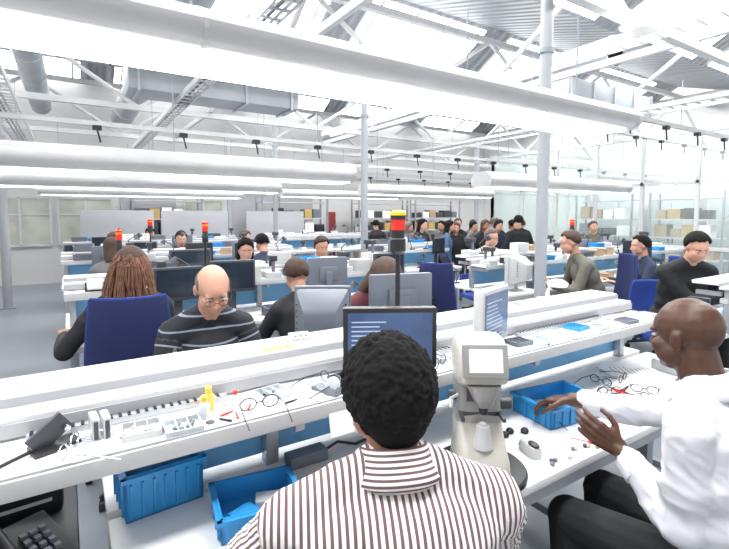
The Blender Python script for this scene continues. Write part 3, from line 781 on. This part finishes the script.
for i in range(3): MB().cyl((-.02+.02*i, -.018, .012), (-.02+.02*i, -.020, .019), .004).obj('control_button', MGREY, T)
o = MB().box((0, 0, .001), (.12, .028, .002)).obj('label_strip', YELLOW, loc=(.62, 1.545, SH), yaw=rad(3)); tag(o, 'yellow adhesive label strip on the shelf', 'label')
T = thing('tape_dispenser', 'pale tape dispenser on parts shelf', 'tape dispenser', (.68, 1.28, PS), .4)
MB().extr([(-.05, 0), (.05, 0), (.055, .015), (.035, .02), (.015, .010), (-.02, .022), (-.045, .022)], -.02, .02).obj('dispenser_body', MGREY, T, bevel=.003)
MB().cyl((-.010, -.022, .032), (.010, -.022, .032), .022, n=24).obj('tape_roll', PALE, T, smooth=True)
T = thing('magnifier_lamp', 'white circular magnifier lamp resting on shelf', 'lamp', (2.25, 1.60, SH), .3)
MB().lathe([(.06, 0), (.06, .012), (.012, .02), (.01, .05)], n=24).obj('lamp_foot', WHITE, T, smooth=True)
MB().tube([V((0, 0, .04)), V((.05, 0, .10)), V((.14, 0, .09))], .008, 8).obj('arm', LGREY, T, smooth=True)
MB().lathe([(.03, .07), (.055, .06), (.06, .08), (.03, .10)], c=(.17, 0, 0)).obj('lamp_head', WHITE, T, smooth=True)
CT = .7205
T = thing('telephone', 'black desk telephone with handset on dark cabinet', 'telephone', (-.12, 1.40, CT), rad(25))
MB().extr([(-.10, 0), (.10, 0), (.10, .06), (-.10, .025)], -.08, .08).obj('telephone_body', DGREY, T, bevel=.006)
MB().cap((-.05, -.08, .05), (-.05, .08, .085), .018, .018).obj('handset', BLACK, T, smooth=True)
for i in range(12): MB().box((.0+.022*(i % 3), -.06+.028*(i//3), .04+.005*(i//3)), (.014, .016, .01)).obj('key', MGREY, T)
T = thing('label_printer', 'black label printer with grey lid on dark cabinet', 'printer', (-.14, 1.68, CT), rad(5))
MB().box((0, 0, .07), (.18, .2, .14)).obj('printer_case', BLACK, T, bevel=.02)
MB().box((0, -.02, .143), (.15, .12, .01)).obj('lid', MGREY, T, bevel=.004)
MB().box((0, -.101, .05), (.12, .004, .01)).obj('paper_slot', LGREY, T)
T = thing('junction_box', 'grey metal junction box under the shelf', 'junction box', (.66, 1.40, WT), rad(0))
MB().box((0, 0, .02), (.14, .06, .04)).obj('junction_case', MGREY, T, bevel=.004)
MB().tube([V((.07, 0, .02)), V((.14, .03, .02)), V((.20, .0, .008)), V((.30, .02, .008))], .005, 8).obj('cable', BLACK, T, smooth=True)

def m_box(loc, yaw):
    t = thing('cardboard_box', 'small open cardboard box on a bench', 'box', loc, yaw, 'clutter on the benches')
    b = MB()
    for s in (-1, 1): b.box((s*.07, 0, .04), (.004, .11, .08)); b.box((0, s*.055, .04), (.14, .004, .08)); b.box((s*.09, 0, .083), (.04, .11, .003), ry(s*.4))
    b.box((0, 0, .002), (.14, .11, .004)).obj('box_body', CARD, t); return t
def m_stack(loc, yaw):
    t = thing('drawer_cabinet', 'small white drawer cabinet on a bench', 'small cabinet', loc, yaw, 'clutter on the benches')
    MB().box((0, 0, .06), (.20, .14, .12)).obj('cabinet_body', LGREY, t, bevel=.004)
    for i in range(2):
        d = MB().box((0, -.073, .035+.055*i), (.18, .008, .048)).obj('drawer', WHITE, t, bevel=.002)
        MB().box((0, -.08, .035+.055*i), (.05, .008, .008)).obj('handle', DGREY, d)
    return t
def m_dev(loc, yaw):
    t = thing('bench_instrument', 'small grey bench instrument with dark head', 'instrument', loc, yaw, 'clutter on the benches')
    MB().box((0, 0, .03), (.14, .16, .06)).obj('instrument_base', LGREY, t, bevel=.01)
    MB().cyl((0, .05, .06), (0, .05, .18), .016).obj('instrument_column', MGREY, t, smooth=True)
    MB().box((0, .0, .18), (.07, .14, .05)).cyl((0, -.05, .10), (0, -.05, .16), .016).obj('instrument_head', DGREY, t, bevel=.006)
    return t
def m_tray(loc, yaw):
    t = tray(loc, yaw, 'shallow white parts tray on a bench', .22, .16, .04, WHITE); t['group'] = 'clutter on the benches'; return t
def m_bin(loc, yaw):
    t = bin_(loc, yaw, 'blue plastic bin on a bench', .20, .14, .06); t['group'] = 'clutter on the benches'; return t
def m_binw(loc, yaw):
    t = bin_(loc, yaw, 'grey plastic bin on a bench', .22, .15, .08, MGREY); t['group'] = 'clutter on the benches'; return t
def m_lampb(loc, yaw):
    t = thing('task_lamp', 'black jointed task lamp on a bench', 'lamp', loc, yaw, 'clutter on the benches')
    MB().lathe([(.05, 0), (.05, .015), (.01, .02)], n=20).obj('lamp_foot', BLACK, t, smooth=True)
    MB().tube([V((0, 0, .01)), V((-.05, 0, .13)), V((.08, 0, .22))], .006, 8).obj('arm', BLACK, t, smooth=True)
    MB().cyl((.08, 0, .23), (.11, 0, .18), .015, .04, 18).obj('lamp_shade', DGREY, t, smooth=True)
    return t
def m_roll(loc, yaw):
    t = thing('label_roll', 'white paper roll on small black holder', 'paper roll', loc, yaw, 'clutter on the benches')
    MB().cyl((-.05, 0, .05), (.05, 0, .05), .045, n=20).obj('roll', PAPER, t, smooth=True)
    MB().box((-.06, 0, .035), (.008, .06, .07)).box((.06, 0, .035), (.008, .06, .07)).box((0, 0, .003), (.12, .07, .006)).obj('holder', BLACK, t)
    return t
T0 = {}
mk = [m_box, m_stack, m_dev, m_tray, m_bin, m_binw, m_lampb, m_tray, m_dev, m_roll, m_binw, m_dev]
def put(f, loc, yaw):
    if f in T0: return dup(T0[f], loc, yaw)
    T0[f] = f(loc, yaw); return T0[f]
random.seed(5)
def scatter(x0, x1, y, z, step, avoid=()):
    x = x0
    while x < x1:
        if not any(abs(x-a) < .20 for a in avoid):
            put(random.choice(mk), (x, y+random.uniform(-.02, .02), z), random.choice([0, math.pi])+random.uniform(-.15, .15))
        x += step*random.uniform(.8, 1.3)
scatter(.15, 2.9, 3.68, WT, .26, (.70, 1.12, 2.0, 2.7)); scatter(.15, 2.9, 3.98, PS, .22, ()); scatter(.2, 2.9, 4.26, SH, .24, (.34, 1.02)); scatter(.15, 2.9, 4.52, WT, .3, (1.62, .95, 2.55))
scatter(.15, 2.9, 6.48, WT, .26, (.4, 1.5, 2.1)); scatter(.15, 2.9, 6.78, PS, .26, ()); scatter(.15, 2.9, 7.06, SH, .26, (.95,)); scatter(.15, 2.9, 7.32, WT, .3, (2.4, .9, .1))
scatter(.15, 2.9, 9.2, WT, .3, (.5, 1.8)); scatter(.15, 2.9, 9.76, SH, .28, ()); scatter(.15, 2.9, 10.02, WT, .4, (1.4,))
scatter(4.05, 8.4, 3.40, WT, .28, (4.2, 4.86, 7.0, 5.8)); scatter(4.05, 8.4, 3.68, PS, .26, ()); scatter(4.05, 8.4, 3.96, SH, .28, (6.0,)); scatter(4.05, 8.4, 4.20, WT, .36, (5.0, 6.6, 6.9))
scatter(4.05, 5.4, 5.72, WT, .3, (4.3, 5.2)); scatter(4.05, 5.4, 6.26, SH, .24); scatter(4.05, 5.4, 5.98, PS, .26)
scatter(4.05, 7.0, 10.3, WT, .4); scatter(4.05, 7.0, 10.76, SH, .35)
scatter(4.15, 8.2, 1.60, WT, .40, (4.75,)); scatter(5.3, 8.2, 1.46, SH, .8, ())
scatter(2.3, 2.95, 1.86, WT, .26); scatter(2.75, 2.95, 1.15, WT, .26)

# ------------------------------------------------------------ columns, lamps
STEELC = mat('column_grey_paint', (.36, .38, .41), .35)
def column(x, y, r=.048, H=4.6):
    t = thing('column', 'round grey steel column rising to the roof', 'column', (x, y, 0), 0, 'steel columns along the aisle')
    MB().cyl((0, 0, 0.0), (0, 0, H), r, n=24).obj('shaft', STEELC, t, smooth=True)
    MB().box((0, 0, .01), (.22, .22, .02)).obj('foot_plate', STEELG, t)
    MB().cyl((0, 0, 2.9), (0, 0, 2.94), r+.012, n=24).obj('clamp_ring', STEELG, t, smooth=True)
column(3.30, 2.42)
for y in (5.3, 8.5, 11.6): column(3.40, y, H=3.32)
column(-.93, 9.9, .07, 3.3); column(8.9, 8.5, .06, 3.3)

HOUS = mat('lamp_housing', (.50, .505, .52), .35, .1)
def pend(x0, x1, y, z, label, w=.30, hs=1.):
    t = thing('pendant_lamp', label, 'ceiling lamp', (x0, y, z), 0, 'long pendant light fittings'); L = x1-x0; h = w/2
    prof = [(-h, .055), (-h*.98, .035), (-h*.88, .012), (-h*.70, .0), (h*.70, .0), (h*.88, .012), (h*.98, .035), (h, .055), (h*.85, .085), (h*.5, .11), (-h*.5, .11), (-h*.85, .085)]
    prof = [(a, b*hs) for a, b in prof]
    MB().extr(prof, 0, L).obj('housing', HOUS, t, smooth=True)
    MB().box((L/2, 0, -.003), (L-.06, h*1.38, .012)).obj('diffuser', TUBE, t)
    pe = [(a*1.02, (b-.055*hs)*1.03+.055*hs) for a, b in prof]
    for xa in (-.02, L-.01): MB().extr(pe, xa, xa+.03).obj('end_cap', LGREY, t)
    k = max(1, int(L/1.5))
    for i in range(1, k): MB().extr([(a*1.012, (b-.055*hs)*1.02+.055*hs) for a, b in prof], L*i/k-.006, L*i/k+.006).obj('joint_band', LGREY, t)
    for i in range(k+1):
        x = .3+(L-.6)*i/k; MB().cyl((x, 0, .10), (x, 0, 3.30-z), .004, n=6).obj('suspension_wire', STEELG, t)
    return t
pend(-1.9, 2.56, 1.47, 2.06, 'long pendant lamp over the first bench', .36, 1.15)
pend(-1.0, 2.72, 4.65, 1.97, 'deep rounded pendant lamp over the second bench', .44, 1.9)
pend(-.8, 2.9, 7.2, 1.96, 'long pendant lamp over the third bench', .36, 1.7)
pend(-.4, 3.05, 9.6, 1.95, 'long pendant lamp over a far bench', .3, 1.3)
pend(4.6, 8.0, 4.3, 1.97, 'long pendant lamp beyond the aisle', .36, 1.8)
pend(4.4, 7.6, 6.9, 1.97, 'long pendant lamp above the visitors', .3, 1.6)
pend(3.9, 7.0, 9.4, 2.0, 'long pendant lamp near the end wall', .3, 1.5)

def tray_line(x, z, y0, y1, label, w=.22, lum=False):
    t = thing('louvre_light' if lum else 'cable_tray', label, 'ceiling lamp' if lum else 'cable tray', (x, y0, z)); L = y1-y0
    for s in (-1, 1): MB().box((s*w/2, L/2, 0), (.015, L, .08 if lum else .06)).obj('side_rail', STEELW, t)
    n = int(L/.16); r0 = MB().box((0, 0, 0), (w, .016 if lum else .03, .03 if lum else .01)).obj('louvre_blade' if lum else 'rung', STEELW if lum else ALU, t, loc=(0, .07, -.02))
    for i in range(1, min(n, 98)):
        r = r0.copy(); r.location = (0, .07+.16*i, -.02); COL.objects.link(r)
    if lum: MB().box((0, L/2, .018), (w-.03, L-.04, .012)).obj('diffuser', TUBE, t)
    else:
        for i in range(3): MB().cyl((-.06+.05*i, 0, -.002), (-.06+.05*i, L, -.002), .011, n=8).obj('cable', [BLACK, MGREY, LGREY][i], t)
    for i in range(int(L/3.1)+1):
        yy = 1.0+3.1*i if 1.0+3.1*i < L else L-.1
        MB().cyl((0, yy, .02), (0, yy, .28 if z < 3.2 else .1), .005, n=6).obj('hanger', STEELG, t)
tray_line(4.25, 3.15, .2, 8, 'bright white louvred light line beneath the trusses', .2, lum=True)
tray_line(1.2, 2.95, 2.5, 12, 'narrow white cable tray beneath the trusses', .15)
tray_line(-.6, 2.9, 1.5, 12, 'wide white cable tray near the wall', .3)
tray_line(7.0, 3.1, .2, 12, 'white cable tray beyond the aisle')

def truss(y):
    t = thing('roof_truss', 'white steel roof truss with diagonal web members', 'roof truss', (-2.2, y, 0), 0, 'roof trusses'); L = 16.2
    MB().box((L/2, 0, 3.36), (L, .09, .09)).obj('bottom_chord', STEELW, t); MB().box((L/2, 0, 4.42), (L, .09, .09)).obj('top_chord', STEELW, t)
    n = 10; dx = L/n
    for i in range(n):
        x = i*dx; a, c = (3.36, 4.42) if i % 2 == 0 else (4.42, 3.36)
        MB().cyl((x, 0, a), (x+dx, 0, c), .035, n=8).obj('web_member', STEELW, t)
for y in (2.3, 5.4, 8.5, 11.6): truss(y)
for i, x in enumerate((-1.2, 2.2, 5.6, 9.0)):
    t = thing('roof_brace', 'white diagonal steel brace between trusses', 'roof brace', (x, 0, 0), 0, 'roof braces')
    for a, c in (((0, .8, 3.6), (0, 2.3, 4.4)), ((0, 3.85, 4.4), (0, 5.4, 3.42)), ((0, 6.95, 4.4), (0, 8.5, 3.42))): MB().cyl(a, c, .04, n=10).obj('brace_rod', STEELW, t)
    MB().box((0, 6, 3.45), (.06, 13, .08)).obj('tie_beam', STEELW, t)
DUCT = mat('galvanised_duct', (.32, .35, .38), .45, .1, var=.2, scale=3)
def duct(p1, p2, r, label):
    t = thing('air_duct', label, 'air duct', p1); d = V(p2)-V(p1)
    MB().cyl((0, 0, 0), d, r, n=24).obj('duct_shell', DUCT, t, smooth=True)
    n = int(d.length/1.2); dn = d.normalized()
    for i in range(n+1): MB().cyl(dn*(1.2*i), dn*(1.2*i+.03), r*1.05, n=24).obj('joint_ring', LGREY, t, smooth=True)
    return t
duct((1.1, 3.6, 3.80), (1.1, 12, 3.80), .22, 'round galvanised ventilation duct along the roof')
duct((-.4, 3.2, 3.9), (-.4, 12, 3.9), .18, 'round galvanised duct near the wall')
duct((6.4, 3.6, 3.85), (6.4, 12, 3.85), .2, 'round galvanised duct beyond the aisle')
t = thing('air_duct', 'rectangular galvanised duct box under the roof', 'air duct', (1.6, 5.9, 2.95))
MB().box((0, 0, .2), (2.0, .5, .34)).obj('duct_shell', DUCT, t, bevel=.01)
for i in range(4): MB().box((-.9+.6*i, 0, .2), (.03, .54, .38)).obj('flange', ALU, t)
MB().cyl((0, 0, .37), (0, 0, .72), .15, n=20).obj('duct_riser', DUCT, t, smooth=True)
t = thing('air_duct', 'rectangular galvanised duct beyond the aisle', 'air duct', (7.4, 4.4, 3.25))
MB().box((0, 0, .2), (2.4, .5, .34)).obj('duct_shell', DUCT, t, bevel=.01)
for i in range(5): MB().box((-1.15+.575*i, 0, .2), (.03, .54, .38)).obj('flange', ALU, t)
for i, (y, z) in enumerate([(3.0, 2.78), (5.9, 2.6), (8.0, 2.6), (10.0, 2.6), (4.3, 3.0)]):
    t = thing('service_rail', 'thin white overhead service rail with black sockets', 'service rail', (-2, y, z))
    MB().box((7.5, 0, 0), (15, .05, .05)).obj('rail', STEELW, t)
    for k in range(16): MB().box((.5+.9*k, 0, -.045), (.09, .06, .05)).cyl((.5+.9*k, 0, -.06), (.53+.9*k, 0, -.2), .01, n=6).obj('socket', BLACK, t)
    for k in range(4): MB().cyl((1+4*k, 0, .02), (1+4*k, 0, 3.4-z), .006, n=6).obj('hanger', STEELG, t)

# ------------------------------------------------------------ shell
FLOOR = mat('grey_resin_floor', (.20, .225, .26), .3, var=.06, scale=2)
WALLM = mat('white_wall_paint', (.64, .64, .64), .7, var=.02)
PANEL = mat('grey_wall_panel', (.38, .39, .42), .6, var=.03)
struct(MB().box((5.9, 4, -.05), (16.4, 18, .1)).obj('floor', FLOOR))
struct(MB().box((-2.25, 4, 2.4), (.1, 18, 4.8)).obj('wall_left', WALLM))
struct(MB().box((14.1, 4, 2.4), (.1, 18, 4.8)).obj('wall_right', WALLM))
struct(MB().box((5.9, 13.05, 2.6), (16.4, .1, 5.4)).obj('wall_far', WALLM))
DECK = mat('metal_roof_deck', (.27, .285, .31), .5, var=.08)
nt = DECK.node_tree; wv = nt.nodes.new('ShaderNodeTexWave'); wv.inputs['Scale'].default_value = 1.6
tc = nt.nodes.new('ShaderNodeTexCoord'); nt.links.new(tc.outputs['Object'], wv.inputs['Vector'])
bp = nt.nodes.new('ShaderNodeBump'); bp.inputs['Strength'].default_value = .8; bp.inputs['Distance'].default_value = .05
nt.links.new(wv.outputs['Fac'], bp.inputs['Height']); nt.links.new(bp.outputs['Normal'], nt.nodes['Principled BSDF'].inputs['Normal'])
SKY = mat('skylight_glazing', (.97, .98, 1), .4, emit=6, var=.02)
b = MB(); bays = [-5.1+3.1*i for i in range(6)]
for y0 in bays:
    b.add([(-2.3, y0, 4.5), (14.2, y0, 4.5), (14.2, y0+2.0, 5.1), (-2.3, y0+2.0, 5.1)], [[0, 1, 2, 3]])
    b.add([(-2.3, y0+2.0, 5.1), (14.2, y0+2.0, 5.1), (14.2, y0+3.1, 4.5), (-2.3, y0+3.1, 4.5)], [[0, 1, 2, 3]])
struct(b.obj('ceiling', DECK))
k = 0
for y0 in bays[1:]:
    for j in range(5):
        k += 1; x = -.9+3.2*j
        R = rx(-math.atan2(.6, 1.1))
        g = MB().box((x, y0+2.55, 4.79), (2.5, 1.1, .02), R)
        o = struct(g.obj('window_%d' % k, SKY))
        for q in range(4): MB().box(V((x-1.1+.733*q, y0+2.55, 4.79))+R @ V((0, 0, -.02)), (.04, 1.1, .03), R).obj('glazing_bar', STEELW, o)
GL = glass_mat('clear_partition_glass', (.87, .93, .92), .88)
def window(n, x0, x1, z0, z1, y, cols):
    w = MB()
    for i in range(cols+1): w.box((x0+(x1-x0)*i/cols, y, (z0+z1)/2), (.05, .06, z1-z0))
    w.box(((x0+x1)/2, y, z0), (x1-x0, .06, .05)).box(((x0+x1)/2, y, z1), (x1-x0, .06, .05)).box(((x0+x1)/2, y, z0*.35+z1*.65), (x1-x0, .05, .03))
    o = struct(w.obj('window_%d' % n, STEELW))
    MB().box(((x0+x1)/2, y+.01, (z0+z1)/2), (x1-x0, .01, z1-z0)).obj('pane', mat('lit_interior_glass', (.36, .37, .33), .1, var=.45, scale=2.5, emit=.2), o)
window(60, -1.5, -.35, .9, 2.0, 12.96, 2); window(61, -.2, .9, .9, 2.0, 12.96, 2); window(62, 2.6, 3.6, .9, 2.0, 12.96, 2)
for i, (x0, x1) in enumerate([(1.1, 2.4), (3.8, 5.2), (5.3, 6.4)]):
    struct(MB().box(((x0+x1)/2, 12.97, 1.2), (x1-x0, .06, 2.4)).obj('trim_%d' % i, PANEL, bevel=.01))
d = struct(MB().box((7.05, 12.95, .85), (.28, .08, 1.7)).obj('door_1', mat('red_door_paint', (.28, .03, .03), .4), bevel=.01))
MB().cyl((6.95, 12.9, 1.0), (7.02, 12.9, 1.0), .015).obj('handle', CHROME, d)
struct(MB().box((5.9, 12.95, 2.9), (16.2, .12, .25)).obj('trim_9', LGREY))
YB = mat('ochre_card', (.45, .32, .12), .7)
def shelving(loc, yaw, label, W=2.0, frame=STEELG, board=LGREY, seed=1):
    t = thing('shelving_unit', label, 'shelving', loc, yaw)
    for x in (-W/2, W/2):
        for y in (-.22, .22): MB().box((x, y, 1.05), (.04, .04, 2.1)).obj('post', frame, t)
    zs = [.15, .65, 1.1, 1.5, 1.95]
    for z in zs: MB().box((0, 0, z), (W, .46, .03)).obj('shelf', board, t)
    rr = random.Random(seed); R = rz(yaw)
    for z in zs[:4]:
        x = -W/2+.2
        while x < W/2-.15:
            w = rr.uniform(.18, .3); h = rr.uniform(.15, .3); m = rr.choice([CARD, CARD, YB, DGREY, WHITE, MGREY, BLACK])
            o = MB().box((0, 0, h/2), (w, .3, h)).box((0, -.152, h*.6), (w*.4, .004, h*.25)).obj('storage_box', m, bevel=.004, loc=V(loc)+R @ V((x, 0, z+.0155)), yaw=yaw)
            tag(o, 'closed storage box on shelving', 'box', 'boxes on the shelving'); x += w+.05
shelving((5.4, 12.2, 0), 0, 'grey steel shelving with mixed boxes', 2.0, seed=1)
shelving((8.5, 12.2, 0), 0, 'grey steel shelving with mixed boxes', 2.0, seed=2)
shelving((10.7, 12.2, 0), 0, 'grey steel shelving with mixed boxes', 2.0, seed=4)
shelving((2.1, 12.5, 0), 0, 'grey steel shelving against the end wall', 1.6, seed=3)
shelving((-1.45, 8.2, 0), rad(90), 'pale wooden shelving beside the aisle wall', 1.8, WOOD, WOOD, seed=6)
for i, (x, y, w) in enumerate([(.9, 11.2, 1.4), (2.5, 11.2, 1.5), (4.6, 11.5, 1.6)]):
    t = thing('partition_screen', 'free-standing light grey partition screen', 'partition', (x, y, 0))
    MB().box((0, 0, .95), (w, .04, 1.5)).obj('panel', PANEL, t, bevel=.006)
    for s in (-1, 1): MB().box((s*(w/2-.1), 0, .1), (.04, .4, .2)).obj('foot', STEELG, t)
w = MB(); X = 9.5; ys = [-1+.95*i for i in range(11)]
for i, y in enumerate(ys): w.box((X, y, 1.55), (.06, .06, 3.1))
for z in (.05, 1.0, 2.2, 3.1): w.box((X, 3.75, z), (.06, 9.5, .06))
o = struct(w.obj('window_70', STEELW)); MB().box((X, 3.75, 1.55), (.012, 9.5, 3.1)).obj('pane', GL, o)
w = MB()
for i in range(5): w.box((9.5+1.1*i, 8.5, 1.55), (.06, .06, 3.1))
for z in (.05, 2.2, 3.1): w.box((11.7, 8.5, z), (4.4, .06, .06))
o = struct(w.obj('window_71', STEELW)); MB().box((11.7, 8.5, 1.55), (4.4, .012, 3.1)).obj('pane', GL, o)
for i, y in enumerate((1.5, 2.8, 4.1, 5.4, 6.7)):
    t = thing('tall_cabinet', 'tall pale cabinet behind the glass partition', 'cabinet', (12.6, y, 0), rad(-90), 'cabinets behind the glass')
    MB().box((0, 0, 1.0), (1.1, .5, 2.0)).obj('cabinet_body', LGREY, t, bevel=.006)
    for s in (-1, 1):
        d = MB().box((s*.27, -.255, 1.0), (.52, .02, 1.9)).obj('door', mat('pale_grey_door', (.42, .46, .47), .4), t, bevel=.004)
        MB().box((s*.05, -.275, 1.0), (.015, .02, .16)).obj('handle', DGREY, d)
pend(9.9, 13.6, 3.0, 2.4, 'long pendant lamp behind the glass'); pend(9.9, 13.6, 6.0, 2.4, 'long pendant lamp behind the glass')
for i, y in enumerate((2.2, 4.6, 6.4)):
    shelving((11.3, y, 0), rad(-90), 'steel shelving with boxes behind the glass', 1.4, seed=10+i)

# ------------------------------------------------------------ lights
def area(loc, sx, sy, e, col=(1, 1, 1), rot=(0, 0, 0)):
    l = bpy.data.lights.new('area', 'AREA'); l.shape = 'RECTANGLE'; l.size = sx; l.size_y = sy; l.energy = e; l.color = col
    o = bpy.data.objects.new('skylight_lamp', l); COL.objects.link(o); o.location = loc; o.rotation_euler = rot
    tag(o, 'soft daylight source under the roof glazing', 'light')
for y in (.55-.3, 3.35, 6.45, 9.55):
    for x in (-.9, 2.3, 5.5, 8.7, 11.9): area((x, y+.35, 4.68), 2.0, .9, 110, (1, .98, .95))
w = bpy.data.worlds.new('World'); scene.world = w; w.use_nodes = True
bg = w.node_tree.nodes['Background']; bg.inputs[0].default_value = (1, .98, .955, 1); bg.inputs[1].default_value = 1.1

# ------------------------------------------------------------ camera
cam = bpy.data.cameras.new('cam'); co = bpy.data.objects.new('camera', cam); COL.objects.link(co)
cam.sensor_width = 36; cam.lens = 460/729*36; cam.shift_y = -.0374; cam.clip_start = .05
co.location = (0, 0, 1.6); co.rotation_euler = (rad(90-4), 0, -rad(32.7))
scene.camera = co
scene.view_settings.view_transform = 'Standard'
scene.view_settings.exposure = 0.28
